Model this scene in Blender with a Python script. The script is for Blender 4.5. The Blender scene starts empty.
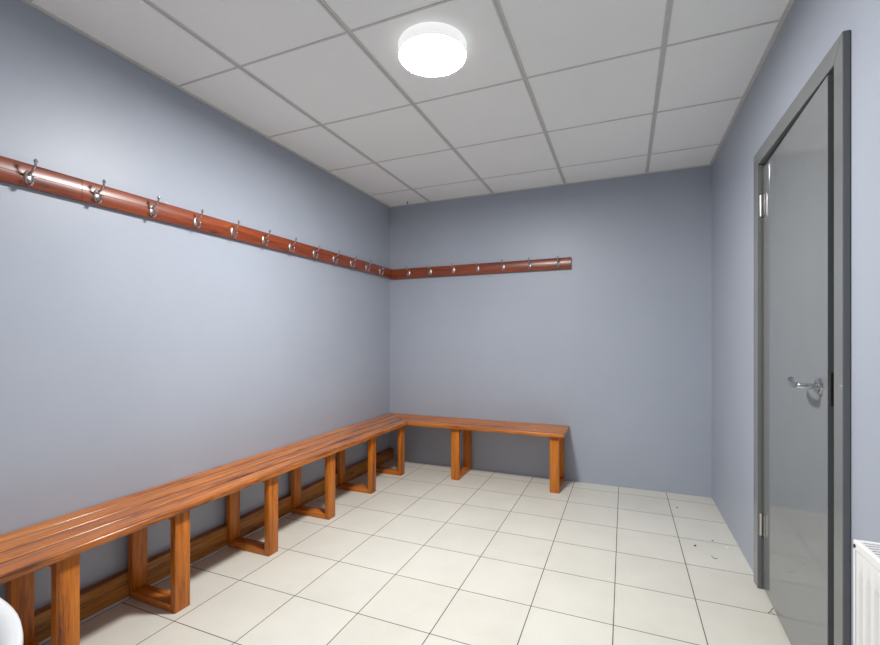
import bpy, bmesh, math, random
from mathutils import Vector, Matrix
random.seed(4)
S = bpy.context.scene
COL = S.collection

# ------------------------------------------------------------------ room size (metres)
W, H = 2.646, 2.40            # width between side walls, ceiling height
YN = -3.85                    # wall behind the camera
CAM = Vector((2.0626, -3.6956, 1.1432)); YAW = 0.3956; FPX = 441.1689; HORIZ = 339.4858

# ------------------------------------------------------------------ helpers
def link(o, parent=None):
    COL.objects.link(o)
    if parent: o.parent = parent
    return o

def obj(name, bm, mat, parent=None, loc=(0, 0, 0), smooth=False):
    bmesh.ops.recalc_face_normals(bm, faces=bm.faces)
    me = bpy.data.meshes.new(name)
    bm.to_mesh(me); bm.free()
    if smooth:
        for p in me.polygons: p.use_smooth = True
    if mat: me.materials.append(mat)
    o = bpy.data.objects.new(name, me)
    o.location = loc
    return link(o, parent)

def empty(name, loc=(0, 0, 0)):
    o = bpy.data.objects.new(name, None)
    o.empty_display_size = 0.1
    o.location = loc
    return link(o)

def tag(o, label=None, cat=None, group=None, kind=None):
    if label: o['label'] = label
    if cat: o['category'] = cat
    if group: o['group'] = group
    if kind: o['kind'] = kind
    return o

def smooth_by_angle(o, deg=35):
    me = o.data
    for p in me.polygons: p.use_smooth = True
    bm = bmesh.new(); bm.from_mesh(me)
    for e in bm.edges:
        if len(e.link_faces) == 2 and e.calc_face_angle(0) > math.radians(deg): e.smooth = False
    bm.to_mesh(me); bm.free()
    return o

def prism(bm, pts, vec, bevel=0, seg=2):
    """closed polygon pts (3d) extruded along vec"""
    t = bmesh.new()
    a = [t.verts.new(p) for p in pts]
    b = [t.verts.new(Vector(p) + Vector(vec)) for p in pts]
    n = len(pts)
    t.faces.new(a); t.faces.new(b[::-1])
    for i in range(n): t.faces.new((a[i], a[(i + 1) % n], b[(i + 1) % n], b[i]))
    bmesh.ops.recalc_face_normals(t, faces=t.faces)
    if bevel: bmesh.ops.bevel(t, geom=list(t.edges), offset=bevel, segments=seg, profile=0.5, affect='EDGES', clamp_overlap=True)
    me = bpy.data.meshes.new('tmp'); t.to_mesh(me); t.free()
    bm.from_mesh(me); bpy.data.meshes.remove(me)

def box(bm, x0, x1, y0, y1, z0, z1, bevel=0, seg=2):
    prism(bm, [(x0, y0, z0), (x1, y0, z0), (x1, y1, z0), (x0, y1, z0)], (0, 0, z1 - z0), bevel, seg)

def tube(bm, path, radii, seg=10, caps=True):
    path = [Vector(p) for p in path]
    if not isinstance(radii, (list, tuple)): radii = [radii] * len(path)
    rings = []; prev = None
    for i, p in enumerate(path):
        t = (path[min(i + 1, len(path) - 1)] - path[max(i - 1, 0)]).normalized()
        if prev is None:
            u = t.orthogonal().normalized()
        else:
            u = (prev - t * prev.dot(t)).normalized()
        prev = u; v = t.cross(u)
        rings.append([bm.verts.new(p + (u * math.cos(k * math.tau / seg) + v * math.sin(k * math.tau / seg)) * radii[i]) for k in range(seg)])
    for a, b in zip(rings, rings[1:]):
        for k in range(seg): bm.faces.new((a[k], a[(k + 1) % seg], b[(k + 1) % seg], b[k]))
    if caps:
        bm.faces.new(rings[0][::-1]); bm.faces.new(rings[-1])

def ball(bm, c, r, sx=1, sy=1, sz=1, u=14, v=9):
    bmesh.ops.create_uvsphere(bm, u_segments=u, v_segments=v, radius=r,
                              matrix=Matrix.Translation(c) @ Matrix.Diagonal((sx, sy, sz, 1)))

def lathe(bm, prof, c=(0, 0, 0), axis='z', seg=48):
    """prof: list of (radius, height)"""
    c = Vector(c); rings = []
    def pt(r, h, a):
        x, y = r * math.cos(a), r * math.sin(a)
        return c + (Vector((x, y, h)) if axis == 'z' else Vector((h, x, y)) if axis == 'x' else Vector((x, h, y)))
    for r, h in prof:
        rings.append([bm.verts.new(pt(r, h, 0))] if r < 1e-6 else [bm.verts.new(pt(r, h, k * math.tau / seg)) for k in range(seg)])
    for a, b in zip(rings, rings[1:]):
        for k in range(seg):
            k2 = (k + 1) % seg
            if len(a) == 1: bm.faces.new((a[0], b[k], b[k2]))
            elif len(b) == 1: bm.faces.new((a[k], a[k2], b[0]))
            else: bm.faces.new((a[k], a[k2], b[k2], b[k]))

def smooth_path(pts, n=5):
    pts = [Vector(p) for p in pts]; out = []
    P = [pts[0] * 2 - pts[1]] + pts + [pts[-1] * 2 - pts[-2]]
    for i in range(1, len(P) - 2):
        a, b, c, d = P[i - 1:i + 3]
        for k in range(n):
            t = k / n
            out.append(0.5 * ((2 * b) + (c - a) * t + (2 * a - 5 * b + 4 * c - d) * t * t + (3 * b - a - 3 * c + d) * t ** 3))
    out.append(pts[-1]); return out

# ------------------------------------------------------------------ materials
def mat(name):
    m = bpy.data.materials.new(name); m.use_nodes = True
    nt = m.node_tree; b = nt.nodes['Principled BSDF']
    return m, nt, b

def N(nt, t, **kw):
    n = nt.nodes.new(t)
    for k, v in kw.items(): setattr(n, k, v)
    return n

def ramp(nt, fac, stops):
    r = N(nt, 'ShaderNodeValToRGB'); e = r.color_ramp.elements
    while len(e) < len(stops): e.new(0.5)
    for s, (p, c) in zip(e, stops): s.position = p; s.color = (*c, 1)
    nt.links.new(fac, r.inputs['Fac']); return r.outputs['Color']

def noise(nt, vec, scale, detail=3, rough=0.5):
    n = N(nt, 'ShaderNodeTexNoise'); n.inputs['Scale'].default_value = scale
    n.inputs['Detail'].default_value = detail; n.inputs['Roughness'].default_value = rough
    nt.links.new(vec, n.inputs['Vector']); return n.outputs['Fac']

def bump(nt, b, h, strength, dist=0.001):
    n = N(nt, 'ShaderNodeBump'); n.inputs['Strength'].default_value = strength; n.inputs['Distance'].default_value = dist
    nt.links.new(h, n.inputs['Height']); nt.links.new(n.outputs['Normal'], b.inputs['Normal'])

def math_n(nt, op, a, c=None):
    n = N(nt, 'ShaderNodeMath', operation=op)
    for i, v in enumerate((a, c)):
        if v is None: continue
        if isinstance(v, (int, float)): n.inputs[i].default_value = v
        else: nt.links.new(v, n.inputs[i])
    return n.outputs[0]

def plain(name, col, rough=0.4, metal=0.0, vary=0.04, scale=30.0, coat=0.0, spec=0.5):
    m, nt, b = mat(name)
    tc = N(nt, 'ShaderNodeTexCoord')
    f = noise(nt, tc.outputs['Object'], scale)
    c = ramp(nt, f, [(0.3, tuple(x * (1 - vary) for x in col)), (0.7, tuple(min(1, x * (1 + vary)) for x in col))])
    nt.links.new(c, b.inputs['Base Color'])
    b.inputs['Roughness'].default_value = rough; b.inputs['Metallic'].default_value = metal
    b.inputs['Coat Weight'].default_value = coat; b.inputs['Specular IOR Level'].default_value = spec
    return m

def wall_paint(name, col):
    m, nt, b = mat(name)
    tc = N(nt, 'ShaderNodeTexCoord')
    f = noise(nt, tc.outputs['Object'], 2.2, 4, 0.55)
    c = ramp(nt, f, [(0.3, tuple(x * 0.975 for x in col)), (0.7, tuple(x * 1.025 for x in col))])
    nt.links.new(c, b.inputs['Base Color'])
    b.inputs['Roughness'].default_value = 0.42; b.inputs['Specular IOR Level'].default_value = 0.4
    g = noise(nt, tc.outputs['Object'], 260, 3, 0.6)
    bump(nt, b, g, 0.25, 0.0012)
    return m

def wood(name, axis, dark, mid, light, rough=0.3, coat=0.25, scale=1.0, wear=0.0, croughness=0.2, cior=1.5):
    """varnished timber, grain running along axis; each loose board gets its own figure"""
    m, nt, b = mat(name)
    tc = N(nt, 'ShaderNodeTexCoord'); oi = N(nt, 'ShaderNodeObjectInfo'); ge = N(nt, 'ShaderNodeNewGeometry')
    off = N(nt, 'ShaderNodeVectorMath', operation='SCALE'); nt.links.new(oi.outputs['Location'], off.inputs[0]); off.inputs['Scale'].default_value = 1.7
    isl = N(nt, 'ShaderNodeCombineXYZ')
    r7 = math_n(nt, 'MULTIPLY', ge.outputs['Random Per Island'], 9.0)
    for i in range(3): nt.links.new(r7, isl.inputs[i])
    ad = N(nt, 'ShaderNodeVectorMath', operation='ADD'); nt.links.new(off.outputs[0], ad.inputs[0]); nt.links.new(isl.outputs[0], ad.inputs[1])
    ad2 = N(nt, 'ShaderNodeVectorMath', operation='ADD'); nt.links.new(ad.outputs[0], ad2.inputs[0]); nt.links.new(tc.outputs['Object'], ad2.inputs[1])
    mp = N(nt, 'ShaderNodeMapping'); nt.links.new(ad2.outputs[0], mp.inputs['Vector'])
    sc = [1.0 * scale] * 3
    for i in range(3):
        if i != 'xyz'.index(axis): sc[i] = 14.0 * scale
    mp.inputs['Scale'].default_value = sc
    n1 = noise(nt, mp.outputs[0], 2.2, 5, 0.62)
    n2 = noise(nt, mp.outputs[0], 11.0, 4, 0.65)
    mixf = math_n(nt, 'ADD', math_n(nt, 'MULTIPLY', n1, 0.65), math_n(nt, 'MULTIPLY', n2, 0.35))
    tone = math_n(nt, 'ADD', mixf, math_n(nt, 'MULTIPLY', math_n(nt, 'SUBTRACT', ge.outputs['Random Per Island'], 0.5), 0.10))
    c = ramp(nt, tone, [(0.34, dark), (0.47, mid), (0.63, light)])
    # knots
    vo = N(nt, 'ShaderNodeTexVoronoi'); vo.inputs['Scale'].default_value = 1.0
    mp2 = N(nt, 'ShaderNodeMapping'); nt.links.new(ad2.outputs[0], mp2.inputs['Vector'])
    s2 = [9.0] * 3; s2['xyz'.index(axis)] = 3.0; mp2.inputs['Scale'].default_value = s2
    nt.links.new(mp2.outputs[0], vo.inputs['Vector'])
    kf = ramp(nt, vo.outputs['Distance'], [(0.05, (0.38, 0.38, 0.38)), (0.13, (1, 1, 1))])
    mx = N(nt, 'ShaderNodeMix', data_type='RGBA', blend_type='MULTIPLY'); mx.inputs['Factor'].default_value = 0.85
    nt.links.new(c, mx.inputs['A']); nt.links.new(kf, mx.inputs['B'])
    outc = mx.outputs['Result']
    dn = noise(nt, mp.outputs[0], 3.1, 5, 0.75)
    df = ramp(nt, dn, [(0.30, (0.30, 0.26, 0.24)), (0.40, (1, 1, 1))])
    m3 = N(nt, 'ShaderNodeMix', data_type='RGBA', blend_type='MULTIPLY'); m3.inputs['Factor'].default_value = 1.0
    nt.links.new(outc, m3.inputs['A']); nt.links.new(df, m3.inputs['B']); outc = m3.outputs['Result']
    if wear:
        wn = noise(nt, mp.outputs[0], 5.0, 6, 0.7)
        wf = ramp(nt, wn, [(0.64, (0, 0, 0)), (0.72, (wear, wear, wear))])
        m2 = N(nt, 'ShaderNodeMix', data_type='RGBA'); nt.links.new(wf, m2.inputs['Factor'])
        nt.links.new(outc, m2.inputs['A']); m2.inputs['B'].default_value = (0.40, 0.22, 0.11, 1)
        outc = m2.outputs['Result']
    nt.links.new(outc, b.inputs['Base Color'])
    b.inputs['Roughness'].default_value = rough; b.inputs['Specular IOR Level'].default_value = 0.32
    b.inputs['Coat Weight'].default_value = coat; b.inputs['Coat Roughness'].default_value = croughness; b.inputs['Coat IOR'].default_value = cior
    bump(nt, b, n2, 0.25, 0.0012)
    return m

def floor_tiles():
    m, nt, b = mat('cream_floor_tile')
    tc = N(nt, 'ShaderNodeTexCoord'); sp = N(nt, 'ShaderNodeSeparateXYZ'); nt.links.new(tc.outputs['Object'], sp.inputs[0])
    SX, SY, X0, Y0, g = 0.3289, 0.3300, 2.3513, -0.479, 0.0036
    def line(v, o, s):
        t = math_n(nt, 'DIVIDE', math_n(nt, 'SUBTRACT', v, o), s)
        d = math_n(nt, 'ABSOLUTE', math_n(nt, 'SUBTRACT', t, math_n(nt, 'ROUND', t)))
        return math_n(nt, 'MULTIPLY', d, s), math_n(nt, 'ROUND', math_n(nt, 'ADD', t, 0.5))
    dx, ix = line(sp.outputs[0], X0, SX); dy, iy = line(sp.outputs[1], Y0, SY)
    d = math_n(nt, 'MINIMUM', dx, dy)
    mr = N(nt, 'ShaderNodeMapRange'); nt.links.new(d, mr.inputs['Value'])
    mr.inputs['From Min'].default_value = g * 0.42; mr.inputs['From Max'].default_value = g * 0.62
    idv = N(nt, 'ShaderNodeCombineXYZ'); nt.links.new(ix, idv.inputs[0]); nt.links.new(iy, idv.inputs[1])
    wn = N(nt, 'ShaderNodeTexWhiteNoise', noise_dimensions='2D'); nt.links.new(idv.outputs[0], wn.inputs['Vector'])
    f = noise(nt, tc.outputs['Object'], 3.5, 5, 0.6)
    fine = noise(nt, tc.outputs['Object'], 60, 4, 0.6)
    t = math_n(nt, 'ADD', math_n(nt, 'ADD', math_n(nt, 'MULTIPLY', f, 0.6), math_n(nt, 'MULTIPLY', fine, 0.18)), math_n(nt, 'MULTIPLY', wn.outputs['Value'], 0.16))
    tile = ramp(nt, t, [(0.30, (0.600, 0.582, 0.516)), (0.66, (0.685, 0.667, 0.598))])
    gn = noise(nt, tc.outputs['Object'], 5, 3)
    gc = ramp(nt, gn, [(0.35, (0.03, 0.025, 0.02)), (0.65, (0.09, 0.08, 0.065))])
    mx = N(nt, 'ShaderNodeMix', data_type='RGBA'); nt.links.new(mr.outputs[0], mx.inputs['Factor'])
    nt.links.new(gc, mx.inputs['A']); nt.links.new(tile, mx.inputs['B'])
    nt.links.new(mx.outputs['Result'], b.inputs['Base Color'])
    rr = N(nt, 'ShaderNodeMapRange'); nt.links.new(mr.outputs[0], rr.inputs['Value'])
    rr.inputs['To Min'].default_value = 0.85; rr.inputs['To Max'].default_value = 0.42
    nt.links.new(rr.outputs[0], b.inputs['Roughness'])
    bump(nt, b, mr.outputs[0], 0.35, 0.0012)
    return m

def ceiling_tile():
    m, nt, b = mat('mineral_fibre_tile')
    tc = N(nt, 'ShaderNodeTexCoord')
    f = noise(nt, tc.outputs['Object'], 140, 4, 0.7); g = noise(nt, tc.outputs['Object'], 1.6, 3)
    t = math_n(nt, 'ADD', math_n(nt, 'MULTIPLY', f, 0.55), math_n(nt, 'MULTIPLY', g, 0.45))
    c = ramp(nt, t, [(0.35, (0.865, 0.885, 0.885)), (0.65, (0.93, 0.945, 0.945))])
    nt.links.new(c, b.inputs['Base Color']); b.inputs['Roughness'].default_value = 0.9
    bump(nt, b, f, 0.35, 0.002)
    return m

M = {}
M['wall'] = wall_paint('blue_grey_wall_paint', (0.372, 0.408, 0.475))
M['floor'] = floor_tiles()
M['ceil'] = ceiling_tile()
M['tbar'] = plain('ceiling_grid_enamel', (0.60, 0.60, 0.59), 0.45)
BD, BM_, BL = (0.13, 0.030, 0.004), (0.44, 0.125, 0.013), (0.62, 0.215, 0.030)
M['slat_y'] = wood('bench_wood_lengthwise', 'y', BD, BM_, BL, 0.32, 0.5, wear=0.5, croughness=0.14)
M['slat_x'] = wood('bench_wood_crosswise', 'x', BD, BM_, BL, 0.32, 0.3, wear=0.6)
M['gap'] = wood('bench_wood_dark_edge', 'y', (0.05, 0.014, 0.004), (0.11, 0.035, 0.008), (0.16, 0.055, 0.012), 0.6, 0.0)
M['post'] = wood('bench_wood_upright', 'z', BD, (0.43, 0.118, 0.010), (0.58, 0.190, 0.022), 0.36, 0.08)
M['skirt'] = wood('skirting_wood', 'y', (0.13, 0.045, 0.010), (0.38, 0.145, 0.024), (0.52, 0.23, 0.050), 0.45, 0.1, 0.7)
RD, RM, RL = (0.07, 0.008, 0.001), (0.215, 0.030, 0.001), (0.31, 0.054, 0.002)
M['rail_y'] = wood('rail_wood_lengthwise', 'y', RD, RM, RL, 0.45, 1.0, croughness=0.31, cior=1.55)
M['rail_x'] = wood('rail_wood_crosswise', 'x', RD, RM, RL, 0.45, 1.0, croughness=0.31, cior=1.55)
M['chrome'] = plain('polished_chrome', (0.55, 0.55, 0.56), 0.12, 1.0)
M['steel'] = plain('satin_steel', (0.62, 0.61, 0.60), 0.28, 1.0)
M['brass'] = plain('dull_brass', (0.10, 0.07, 0.05), 0.45, 0.8)
M['door'] = plain('grey_gloss_door_paint', (0.190, 0.200, 0.203), 0.06, 0, 0.02, 6)
M['frame'] = plain('grey_gloss_frame_paint', (0.170, 0.177, 0.178), 0.10, 0, 0.03, 6)
M['rad'] = plain('white_radiator_enamel', (0.84, 0.84, 0.83), 0.28, 0, 0.01)
M['dark'] = plain('dark_recess', (0.02, 0.02, 0.02), 0.8)
M['ceramic'] = plain('white_glazed_ceramic', (0.86, 0.87, 0.88), 0.12, 0, 0.01)
M['white_plastic'] = plain('white_plastic', (0.80, 0.80, 0.80), 0.35)
M['seal'] = plain('grey_sealant', (0.55, 0.53, 0.51), 0.6, 0, 0.1)
M['debris'] = plain('dark_debris', (0.05, 0.045, 0.04), 0.8)
M['chip'] = plain('pale_plaster_crumb', (0.85, 0.84, 0.80), 0.8)
m, nt, b = mat('lit_diffuser')
b.inputs['Base Color'].default_value = (0.9, 0.9, 0.9, 1)
b.inputs['Emission Color'].default_value = (1.0, 0.985, 0.965, 1); b.inputs['Emission Strength'].default_value = 62.0
M['lit'] = m
m, nt, b = mat('lit_diffuser_rim')       # the opal side of the drum lets a little light through
b.inputs['Base Color'].default_value = (0.9, 0.9, 0.9, 1)
b.inputs['Emission Color'].default_value = (1.0, 0.985, 0.965, 1); b.inputs['Emission Strength'].default_value = 0.10
M['lit_rim'] = m

# ------------------------------------------------------------------ the room
T = 0.10
bm = bmesh.new(); box(bm, -T, W + T, YN - T, T, -0.10, 0)
floor = tag(obj('floor', bm, M['floor']), 'cream square tiled floor with dark grout lines', kind='structure')

bm = bmesh.new(); box(bm, -T, 0, YN - T, T, 0, H + 0.12)
tag(obj('wall_left', bm, M['wall']), 'blue-grey painted wall behind the long bench', kind='structure')
bm = bmesh.new(); box(bm, 0, W, 0, T, 0, H + 0.12)
tag(obj('wall_back', bm, M['wall']), 'blue-grey painted end wall', kind='structure')
bm = bmesh.new(); box(bm, 0, W, YN - T, YN, 0, H + 0.12)
tag(obj('wall_near', bm, M['wall']), 'blue-grey painted wall behind the washbasin', kind='structure')
DY0, DY1, DZ = -2.070, -1.257, 1.951       # door opening
bm = bmesh.new()
box(bm, W, W + T, DY1, T, 0, H + 0.12); box(bm, W, W + T, YN - T, DY0, 0, H + 0.12); box(bm, W, W + T, DY0, DY1, DZ, H + 0.12)
tag(obj('wall_right', bm, M['wall']), 'blue-grey painted wall around the grey door', kind='structure')

# ceiling: tiles above, grid of T bars below
bm = bmesh.new()
A0, R0 = 0.4199, -0.3697
xs = [0] + [A0 + 0.6 * i for i in range(4)] + [W]
ys = [0] + [R0 - 0.6 * j for j in range(6)] + [YN]
box(bm, 0, W, YN, 0, H + 0.006, H + 0.05)
ceil = tag(obj('ceiling', bm, M['ceil']), 'white suspended ceiling of square tiles in a grey grid', kind='structure')
bm = bmesh.new()
for x in xs[1:-1]:
    for dx in (-0.0072, 0.0072): box(bm, x + dx - 0.0042, x + dx + 0.0042, YN, 0, H + 0.0015, H + 0.006)
    box(bm, x - 0.0075, x + 0.0075, YN, 0, H + 0.0045, H + 0.006)
for y in ys[1:-1]:
    for x0, x1 in zip(xs, xs[1:]):
        box(bm, x0 + (0.0121 if x0 else 0), x1 - (0.0121 if x1 < W else 0), y - 0.0045, y + 0.0045, H + 0.0025, H + 0.006)
obj('grid', bm, M['tbar'], ceil)
bm = bmesh.new(); lathe(bm, [(0, -0.012), (0.004, -0.012), (0.004, 0.006)], (0.229, -0.078, H), seg=10)
obj('screw', bm, M['dark'], ceil)
for nm, a in (('trim_1', (0, 0.018, YN, 0)), ('trim_2', (W - 0.018, W, YN, 0)), ('trim_3', (0.018, W - 0.018, -0.012, 0)), ('trim_4', (0.018, W - 0.018, YN, YN + 0.018))):
    bm = bmesh.new(); box(bm, *a, H - 0.0005, H + 0.006)
    tag(obj(nm, bm, M['tbar']), kind='structure')

# wooden skirting on the left wall with a grey sealed strip at the floor
FRAMES_Y = (-3.24, -2.808, -2.391, -1.867, -1.356, -0.848, -0.378)
def notched(xf, z0, z1):
    """board along the wall, cut out around the back legs of the bench"""
    pts = [(0, YN), (xf, YN)]
    for y in FRAMES_Y: pts += [(xf, y - 0.0352), (0.029, y - 0.0352), (0.029, y + 0.0352), (xf, y + 0.0352)]
    pts += [(xf, -0.0005), (0, -0.0005)]
    bm = bmesh.new(); prism(bm, [(x, y, z0) for x, y in pts], (0, 0, z1 - z0)); return bm
sk = tag(obj('baseboard_left', notched(0.042, 0.0105, 0.115), M['skirt']), 'dark wooden skirting board under the long bench', kind='structure')
obj('sealed_strip', notched(0.047, 0.0, 0.0105), M['seal'], sk)

# ------------------------------------------------------------------ ceiling lamp
LX, LY = 1.301, -1.956
lamp = tag(empty('ceiling_light', (LX, LY, H + 0.006)), 'round white ceiling light, lit, on a ceiling tile', 'light')
bm = bmesh.new(); lathe(bm, [(0, 0), (0.145, 0), (0.1475, -0.004), (0.1465, -0.046), (0.1445, -0.0475), (0.1425, -0.0465), (0.1415, -0.041), (0, -0.041)])
smooth_by_angle(obj('base', bm, M['lit_rim'], lamp))
bm = bmesh.new(); lathe(bm, [(0.1410, -0.0412), (0.1405, -0.0424), (0.136, -0.0430), (0.08, -0.0436), (0, -0.0438)])
obj('diffuser', bm, M['lit'], lamp, smooth=True)

# ------------------------------------------------------------------ L-shaped bench
ZT, ZB, GAP = 0.447, 0.418, 0.004
bench = tag(empty('corner_bench', (0, 0, 0)), 'long L-shaped orange varnished slatted wooden bench in the corner', 'bench')
SL = [(0.004, 0.083), (0.091, 0.174), (0.182, 0.264), (0.272, 0.365)]
YE = -3.30; XE = 1.655
bm = bmesh.new()
for i, (a, c) in enumerate(SL):
    cuts = [YE, None]
    for k, (y0, y1) in enumerate(zip(cuts, cuts[1:])):
        y0 = y0 + (0.0012 if k else 0)
        if y1 is None: pts = [(a, y0, ZB), (c, y0, ZB), (c, -c - 0.001, ZB), (a, -a - 0.001, ZB)]
        else: pts = [(a, y0, ZB), (c, y0, ZB), (c, y1 - 0.0012, ZB), (a, y1 - 0.0012, ZB)]
        prism(bm, pts, (0, 0, ZT - ZB), 0.006, 3)
def darken_edges(o, ax):
    # the faces inside the gaps between the slats get a darker wood colour
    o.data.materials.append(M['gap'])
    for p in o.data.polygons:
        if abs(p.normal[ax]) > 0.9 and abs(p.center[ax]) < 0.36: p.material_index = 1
darken_edges(smooth_by_angle(obj('seat', bm, M['slat_y'], bench), 50), 0)
bm = bmesh.new()
for a, c in SL:
    prism(bm, [(a + 0.001, -a, ZB), (c + 0.001, -c, ZB), (XE, -c, ZB), (XE, -a, ZB)], (0, 0, ZT - ZB), 0.006, 3)
darken_edges(smooth_by_angle(obj('seat', bm, M['slat_x'], bench), 50), 1)

HW, TK = 0.0345, 0.032     # support timber: half width, thickness
def frame(c, along):
    """support frame standing across the seat: foot rail, head rail, front and back leg"""
    def bx(u0, u1, hw, z0, z1):
        bm = bmesh.new()
        if along == 'y': box(bm, u0, u1, c - hw, c + hw, z0, z1, 0.003)
        else: box(bm, c - hw, c + hw, -u1, -u0, z0, z1, 0.003)
        return bm
    m = M['slat_x'] if along == 'y' else M['slat_y']
    b0 = 0.031 if along == 'y' else 0.012
    f = smooth_by_angle(obj('foot_rail', bx(b0 + 0.0005, 0.3055, HW - 0.001, 0.0, TK), m, bench))
    smooth_by_angle(obj('head_rail', bx(b0 + TK + 0.0005, 0.3055, HW - 0.001, 0.4175 - TK, 0.4175), m, bench))
    smooth_by_angle(obj('leg', bx(0.306, 0.338, HW, 0.0, 0.4175), M['post'], bench))
    smooth_by_angle(obj('leg', bx(b0, b0 + TK, HW, TK + 0.0005, 0.4175), M['post'], bench))
for y in FRAMES_Y: frame(y, 'y')
for x in (0.7915, 1.5825): frame(x, 'x')

# ------------------------------------------------------------------ coat rails
def rail_profile(z0, z1, th):
    """outline in (depth, height): rounded face, shallow groove along the middle"""
    zm = (z0 + z1) / 2
    return [(0, z0), (th - 0.002, z0), (th, z0 + 0.002), (th, zm - 0.0015), (th - 0.0012, zm - 0.0005),
            (th - 0.0012, zm + 0.0005), (th, zm + 0.0015), (th, z1 - 0.002), (th - 0.002, z1), (0, z1)]

def hook_meshes():
    """hat and coat hook; local +x is out of the wall"""
    bm = bmesh.new()
    up = smooth_path([(0.004, 0, 0.006), (0.014, 0, 0.013), (0.030, 0, 0.019), (0.044, 0, 0.031), (0.050, 0, 0.049)], 5)
    tube(bm, up, [0.0052 - 0.0016 * i / (len(up) - 1) for i in range(len(up))], 10)
    ball(bm, (0.0505, 0, 0.052), 0.0066, sz=1.25)
    lo = smooth_path([(0.004, 0, -0.010), (0.010, 0, -0.024), (0.022, 0, -0.030), (0.032, 0, -0.023), (0.034, 0, -0.010)], 5)
    tube(bm, lo, [0.0050 - 0.0012 * i / (len(lo) - 1) for i in range(len(lo))], 10)
    ball(bm, (0.034, 0, -0.0075), 0.0062, sz=1.1)
    a = bm
    bm = bmesh.new()       # domed oval back plate
    rings = []
    for s, d in ((1.0, 0.0), (1.0, 0.0020), (0.86, 0.0042), (0.5, 0.0056), (0.0, 0.0060)):
        rings.append([bm.verts.new((d, 0, 0))] if s == 0 else [bm.verts.new((d, 0.0125 * s * math.cos(k * math.tau / 24), 0.026 * s * math.sin(k * math.tau / 24))) for k in range(24)])
    bm.faces.new(rings[0])
    for p, q in zip(rings, rings[1:]):
        for k in range(24):
            if len(q) == 1: bm.faces.new((p[k], p[(k + 1) % 24], q[0]))
            else: bm.faces.new((p[k], p[(k + 1) % 24], q[(k + 1) % 24], q[k]))
    for z in (0.016, -0.017): ball(bm, (0.0045, 0, z), 0.0032, 0.5)
    return a, bm
ha, hb = hook_meshes()
hook0 = obj('hook', ha, M['chrome'], smooth=True)
plate0 = obj('backplate', hb, M['steel'], hook0, smooth=True)
first = [True]
def place_hook(parent, loc, rz):
    if first[0]:
        h = hook0; first[0] = False
    else:
        h = hook0.copy(); COL.objects.link(h)
        p = plate0.copy(); COL.objects.link(p); p.parent = h
    h.parent = parent; h.location = loc; h.rotation_euler = (0, 0, rz)

TH = 0.025
r1 = tag(empty('coat_rail', (0, 0, 1.765)), 'long reddish varnished wooden coat rail with twelve chrome hooks on the left wall', 'coat rack')
slope = 0.0062
bm = bmesh.new()
for y0, y1 in ((-3.4, -2.600), (-2.5985, -0.0005)):
    pts = [(x, y0, z) for x, z in rail_profile(-0.0385, 0.0475, TH)]
    t = bmesh.new()
    prism(bm, [(x + 0.0005, y0, z + slope * y0) for x, _, z in pts], (0, y1 - y0, slope * (y1 - y0)))
smooth_by_angle(obj('board', bm, M['rail_y'], r1), 50)
for y in (-2.770, -2.540, -2.308, -2.079, -1.848, -1.615, -1.382, -1.140, -0.909, -0.678, -0.451, -0.224):
    place_hook(r1, (TH + 0.0005, y - 0.006, -0.004 + slope * y), 0)

r2 = tag(empty('coat_rail', (0, 0, 1.762)), 'short reddish varnished wooden coat rail with seven chrome hooks on the end wall', 'coat rack')
bm = bmesh.new()
prism(bm, [(TH + 0.002, -d - 0.0005, z) for d, z in rail_profile(-0.0490, 0.0420, TH)], (1.668 - TH - 0.002, 0, 0))
smooth_by_angle(obj('board', bm, M['rail_x'], r2), 50)
for x in (0.218, 0.436, 0.660, 0.888, 1.115, 1.340, 1.571):
    place_hook(r2, (x, -TH - 0.0005, -0.005), -math.pi / 2)

# ------------------------------------------------------------------ door
door = tag(empty('door_1', (W, 0, 0)), 'grey gloss door standing very slightly ajar', kind='structure')
AF = 0.019      # architrave thickness, proud of the wall
YO0, YO1, ZO = -2.120, -1.198, 2.008   # outer edge
YI0, YI1, ZI = -2.063, -1.264, 1.945   # inner edge
bm = bmesh.new()
def arch(pts):
    prism(bm, [(-AF, y, z) for y, z in pts], (AF - 0.0005, 0, 0), 0.0022, 2)
arch([(YO0, 0.0005), (YI0, 0.0005), (YI0, ZI), (YO0, ZO)])
arch([(YI1, 0.0005), (YO1, 0.0005), (YO1, ZO), (YI1, ZI)])
arch([(YO0, ZO), (YI0, ZI), (YI1, ZI), (YO1, ZO)])
obj('architrave', bm, M['frame'], door)
bm = bmesh.new()
box(bm, 0.0, T, DY0 + 0.0005, YI0 - 0.0005, 0.0005, DZ); box(bm, 0.0, T, YI1 + 0.0005, DY1 - 0.0005, 0.0005, DZ)
box(bm, 0.0, T, YI0 - 0.0005, YI1 + 0.0005, ZI + 0.0005, DZ - 0.0005)
# door stop
box(bm, 0.060, 0.075, YI0, YI0 + 0.014, 0.0005, ZI); box(bm, 0.060, 0.075, YI1 - 0.014, YI1, 0.0005, ZI); box(bm, 0.060, 0.075, YI0 + 0.014, YI1 - 0.014, ZI - 0.014, ZI)
obj('jamb', bm, M['frame'], door)
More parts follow.
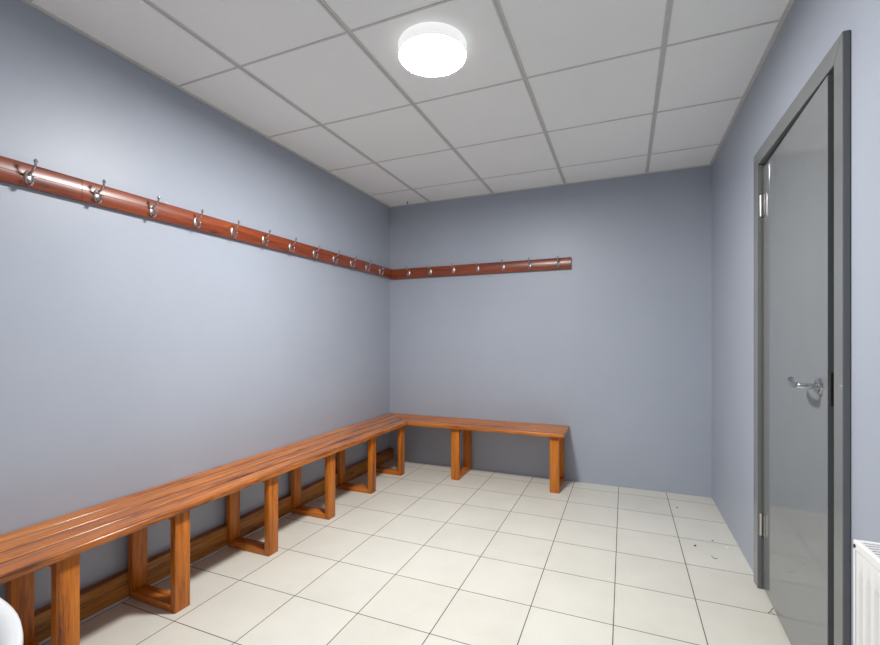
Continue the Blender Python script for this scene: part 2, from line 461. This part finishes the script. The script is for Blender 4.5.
# leaf, hinged at the far side, swung 2.2 degrees into the room
LW, LT, LZ0, LZ1 = 0.772, 0.044, 0.009, 1.929
HX, HY = 0.004, YI1 - 0.005
leafbm = bmesh.new(); box(leafbm, 0, LT, -LW, 0, LZ0, LZ1, 0.0015, 2)
leaf = obj('leaf', leafbm, M['door'], door, (HX, HY, 0))
ANG = -math.radians(2.2)
leaf.rotation_euler = (0, 0, ANG)
bm = bmesh.new(); box(bm, 0.008, 0.034, -LW - 0.0008, -LW + 0.001, 0.945, 1.045)
obj('latch_plate', bm, M['brass'], leaf)
# lever handle
HYL = -LW + 0.060; HZ = 0.997
bm = bmesh.new(); lathe(bm, [(0.0, -0.009), (0.022, -0.009), (0.0255, -0.007), (0.0265, -0.0005), (0, -0.0005)], (0, HYL, HZ), 'x', 32)
ro = smooth_by_angle(obj('rose', bm, M['chrome'], leaf))
bm = bmesh.new()
pth = smooth_path([(-0.009, HYL, HZ), (-0.030, HYL, HZ), (-0.047, HYL + 0.006, HZ), (-0.052, HYL + 0.020, HZ), (-0.052, HYL + 0.060, HZ + 0.000), (-0.051, HYL + 0.090, HZ + 0.004), (-0.046, HYL + 0.112, HZ + 0.012)], 5)
tube(bm, pth, 0.0088, 14); ball(bm, pth[-1], 0.0088)
obj('lever', bm, M['chrome'], leaf, smooth=True)
for z0, z1 in ((1.705, 1.803), (0.247, 0.348)):
    bm = bmesh.new()
    n = 5; step = (z1 - z0) / n
    for k in range(n):
        lathe(bm, [(0, z0 + k * step + 0.0006), (0.006, z0 + k * step + 0.0006), (0.006, z0 + (k + 1) * step - 0.0006), (0, z0 + (k + 1) * step - 0.0006)], (-0.006, YI1 - 0.0025, 0), 'z', 14)
    box(bm, -0.001, 0.0045, YI1 - 0.0022, YI1 - 0.0004, z0, z1)
    hn = smooth_by_angle(obj('hinge', bm, M['steel'], door))
    bm = bmesh.new(); box(bm, -0.0035, -0.0006, -0.034, -0.006, z0, z1, 0.0008)
    obj('hinge_leaf', bm, M['steel'], leaf)

# ------------------------------------------------------------------ radiator (only its far end is in the picture)
RX0, RX1, RY0, RY1, RZ0, RZ1 = W - 0.104, W - 0.028, -3.25, -2.408, 0.10, 0.690
rad = tag(empty('radiator', (W - 0.06, (RY0 + RY1) / 2, 0)), 'white ribbed panel radiator with slotted top grille beside the door', 'radiator')
ox, oy = W - 0.06, (RY0 + RY1) / 2
def lb(bm, x0, x1, y0, y1, z0, z1, bv=0, s=2): box(bm, x0 - ox, x1 - ox, y0 - oy, y1 - oy, z0, z1, bv, s)
def rib_panel(xf, sgn):
    """pressed steel panel: flat border, vertical flutes between"""
    bm = bmesh.new()
    y0, y1 = RY0 + 0.012, RY1 - 0.012
    ysn = []
    p = 0.0333
    y = y1 - 0.012
    ysn.append((y1, 0)); ysn.append((y, 0))
    while y - p > y0 + 0.012:
        ysn += [(y - 0.004, 0.006), (y - 0.011, 0.007), (y - 0.015, 0.001), (y - 0.018, 0), (y - p + 0.0005, 0)]
        y -= p
    ysn.append((y0, 0))
    zr = [(RZ0, 0.0), (RZ0 + 0.045, 0.0), (RZ0 + 0.060, 1.0), (RZ1 - 0.075, 1.0), (RZ1 - 0.060, 0.0), (RZ1 - 0.022, 0.0)]
    grid = [[bm.verts.new((xf - ox + sgn * d * k, yy - oy, z)) for yy, d in ysn] for z, k in zr]
    back = [[bm.verts.new((xf - ox + sgn * 0.012, yy - oy, z)) for yy, d in ysn] for z, k in (zr[0], zr[-1])]
    for a, c in zip(grid, grid[1:]):
        for k in range(len(a) - 1): bm.faces.new((a[k], a[k + 1], c[k + 1], c[k]))
    for k in range(len(ysn) - 1):
        bm.faces.new((back[0][k], back[0][k + 1], grid[0][k + 1], grid[0][k]))
        bm.faces.new((back[1][k], back[1][k + 1], grid[-1][k + 1], grid[-1][k]))
        bm.faces.new((back[0][k], back[0][k + 1], back[1][k + 1], back[1][k]))
    for e in (0, -1): bm.faces.new([g[e] for g in grid] + [back[1][e], back[0][e]])
    o = obj('panel', bm, M['rad'], rad)
    smooth_by_angle(o, 60)
rib_panel(RX0 + 0.002, 1); rib_panel(RX1 - 0.002, -1)
bm = bmesh.new()      # convector fins between the panels
k = RY1 - 0.03
while k > RY0 + 0.03:
    lb(bm, RX0 + 0.0145, RX1 - 0.0145, k - 0.0006, k + 0.0006, RZ0 + 0.04, RZ1 - 0.03); k -= 0.0167
obj('fins', bm, M['rad'], rad)
for y0, y1 in ((RY1 - 0.0115, RY1), (RY0, RY0 + 0.0115)):
    bm = bmesh.new(); lb(bm, RX0, RX1, y0, y1, RZ0 + 0.01, RZ1 - 0.0065, 0.003)
    obj('side_cover', bm, M['rad'], rad)
bm = bmesh.new()
lb(bm, RX0, RX0 + 0.012, RY0, RY1, RZ1 - 0.022 + 0.0005, RZ1, 0.003)
lb(bm, RX1 - 0.010, RX1, RY0, RY1, RZ1 - 0.022 + 0.0005, RZ1, 0.003)
lb(bm, RX0 + 0.012, RX1 - 0.010, RY1 - 0.014, RY1, RZ1 - 0.006, RZ1 - 0.0005, 0.001); lb(bm, RX0 + 0.012, RX1 - 0.010, RY0, RY0 + 0.014, RZ1 - 0.006, RZ1 - 0.0005, 0.001)
k = RY1 - 0.022
while k > RY0 + 0.02:
    lb(bm, RX0 + 0.011, RX1 - 0.009, k - 0.0035, k + 0.0035, RZ1 - 0.004, RZ1 - 0.001, 0.0008, 1); k -= 0.0135
obj('top_grille', bm, M['rad'], rad)
for y in (RY1 - 0.15, RY0 + 0.15):
    bm = bmesh.new(); lb(bm, RX1 - 0.001, W - 0.0005, y - 0.02, y + 0.02, RZ0 + 0.05, RZ1 - 0.06)
    obj('bracket', bm, M['rad'], rad)
bm = bmesh.new(); lathe(bm, [(0, -0.0012), (0.0034, -0.0012), (0.0034, 0.002), (0, 0.002)], (RX0 - ox, RY1 - 0.011 - oy, RZ1 - 0.011), 'x', 14)
obj('vent_plug', bm, M['dark'], rad)

# ------------------------------------------------------------------ wash basin on the near wall (its rim corner shows bottom left)
BX, BZ, BHW, BDEP, BN = 1.456, 0.893, 0.287, 0.388, 2.5
basin = tag(empty('washbasin', (BX, YN, 0)), 'white ceramic washbasin rim at the front left corner of the picture', 'washbasin')
def outline(s, z, shift=0.0, n=64):
    """D-shaped ring: flat against the wall, superellipse in front"""
    pts = []
    for k in range(n + 1):
        a = math.pi * k / n
        ca, sa = math.cos(a), math.sin(a)
        u = math.copysign(abs(ca) ** (2 / BN), ca); v = abs(sa) ** (2 / BN)
        pts.append((BHW * s * u, shift + (BDEP - shift) * (1 - (1 - s) * 0.95) * v if shift else 0.001 + BDEP * v * (1 - (1 - s) * 0.75), z))
    return pts
def loft(bm, rings, close_first=True, close_last=True):
    V = [[bm.verts.new(p) for p in r] for r in rings]
    n = len(V[0])
    for a, c in zip(V, V[1:]):
        for k in range(n): bm.faces.new((a[k], a[(k + 1) % n], c[(k + 1) % n], c[k]))
    if close_first: bm.faces.new(V[0])
    if close_last: bm.faces.new(V[-1][::-1])
bm = bmesh.new()
rings = [outline(0.45, BZ - 0.20), outline(0.70, BZ - 0.165), outline(0.88, BZ - 0.11), outline(0.955, BZ - 0.06), outline(0.975, BZ - 0.03),
         outline(0.990, BZ - 0.018), outline(1.0, BZ - 0.008), outline(0.997, BZ - 0.002), outline(0.985, BZ)]
bowl = [(0.935, 0.0), (0.925, -0.002), (0.90, -0.010), (0.86, -0.030), (0.76, -0.075), (0.55, -0.115), (0.25, -0.130)]
for s, dz in bowl: rings.append(outline(s, BZ + dz, 0.10 + 0.09 * (1 - s)))
loft(bm, rings)
obj('bowl', bm, M['ceramic'], basin, smooth=True)
bm = bmesh.new(); lathe(bm, [(0.0, 0.0), (0.085, 0.0), (0.085, 0.02), (0.07, 0.10), (0.065, 0.45), (0.085, 0.62), (0.105, 0.70), (0, 0.70)], (0, 0.125, 0), 'z', 32)
obj('pedestal', bm, M['ceramic'], basin, smooth=True)
bm = bmesh.new()
lathe(bm, [(0, 0), (0.022, 0), (0.022, 0.012), (0.016, 0.02), (0.016, 0.07), (0.02, 0.085), (0, 0.09)], (0, 0.055, BZ), 'z', 24)
tube(bm, smooth_path([(0, 0.055, BZ + 0.05), (0, 0.10, BZ + 0.065), (0, 0.15, BZ + 0.058), (0, 0.165, BZ + 0.04)], 5), 0.010, 12)
obj('tap', bm, M['chrome'], basin, smooth=True)

# ------------------------------------------------------------------ bits on the floor by the door
def crumb(x, y, r, m, label, sq=0.5):
    bm = bmesh.new(); bmesh.ops.create_icosphere(bm, subdivisions=2, radius=r)
    for v in bm.verts: v.co = v.co * (0.8 + 0.4 * random.random()); v.co.z *= sq
    lo = min(v.co.z for v in bm.verts)
    for v in bm.verts: v.co.z -= lo
    tag(obj('crumb', bm, m, None, (x, y, 0.0)), label, 'debris')
crumb(2.393, -0.314, 0.0055, M['debris'], 'dark speck of grit on the floor tile nearest the end wall')
crumb(2.424, -0.898, 0.0060, M['debris'], 'dark speck of grit beside the long grout line on the floor')
crumb(2.525, -0.790, 0.0045, M['debris'], 'small dark speck on the cross grout line near the right wall')
crumb(2.582, -0.857, 0.0095, M['chip'], 'flat white crumb on the floor by the right wall', 0.2)
crumb(2.624, -0.971, 0.0055, M['chip'], 'tiny pale crumb against the foot of the right wall', 0.3)
bm = bmesh.new()
tube(bm, smooth_path([(2.490, -0.985, 0.0012), (2.489, -1.006, 0.0012), (2.499, -1.020, 0.0012), (2.512, -1.012, 0.0012)], 4), 0.0012, 6)
tag(obj('thread', bm, M['debris']), 'short curled dark thread on the floor tile before the door', 'debris')
bm = bmesh.new()      # cracked tile corner at the door
tube(bm, [(2.648, -1.415, 0.0002), (2.628, -1.452, 0.0002), (2.618, -1.466, 0.0002)], 0.0014, 5)
tube(bm, [(2.628, -1.452, 0.0002), (2.640, -1.470, 0.0002)], 0.0010, 5)
obj('crack', bm, M['debris'], floor)

# ------------------------------------------------------------------ camera, light transport, view
cam = bpy.data.cameras.new('camera'); co = bpy.data.objects.new('camera', cam); COL.objects.link(co)
co.location = CAM; co.rotation_euler = (math.pi / 2, 0, YAW)
cam.sensor_width = 36.0; cam.sensor_fit = 'HORIZONTAL'; cam.lens = FPX * 36.0 / 880.0
cam.shift_y = (HORIZ - 322.5) / 880.0; cam.clip_start = 0.02
S.camera = co
w = bpy.data.worlds.new('world'); S.world = w; w.use_nodes = True
w.node_tree.nodes['Background'].inputs['Color'].default_value = (0.02, 0.02, 0.02, 1)
S.cycles.max_bounces = 12; S.cycles.diffuse_bounces = 8; S.cycles.glossy_bounces = 5
S.cycles.use_denoising = True
S.view_settings.view_transform = 'Standard'; S.view_settings.look = 'None'
S.view_settings.gamma = 1.0; S.view_settings.use_curve_mapping = False
S.view_settings.exposure = 2.43
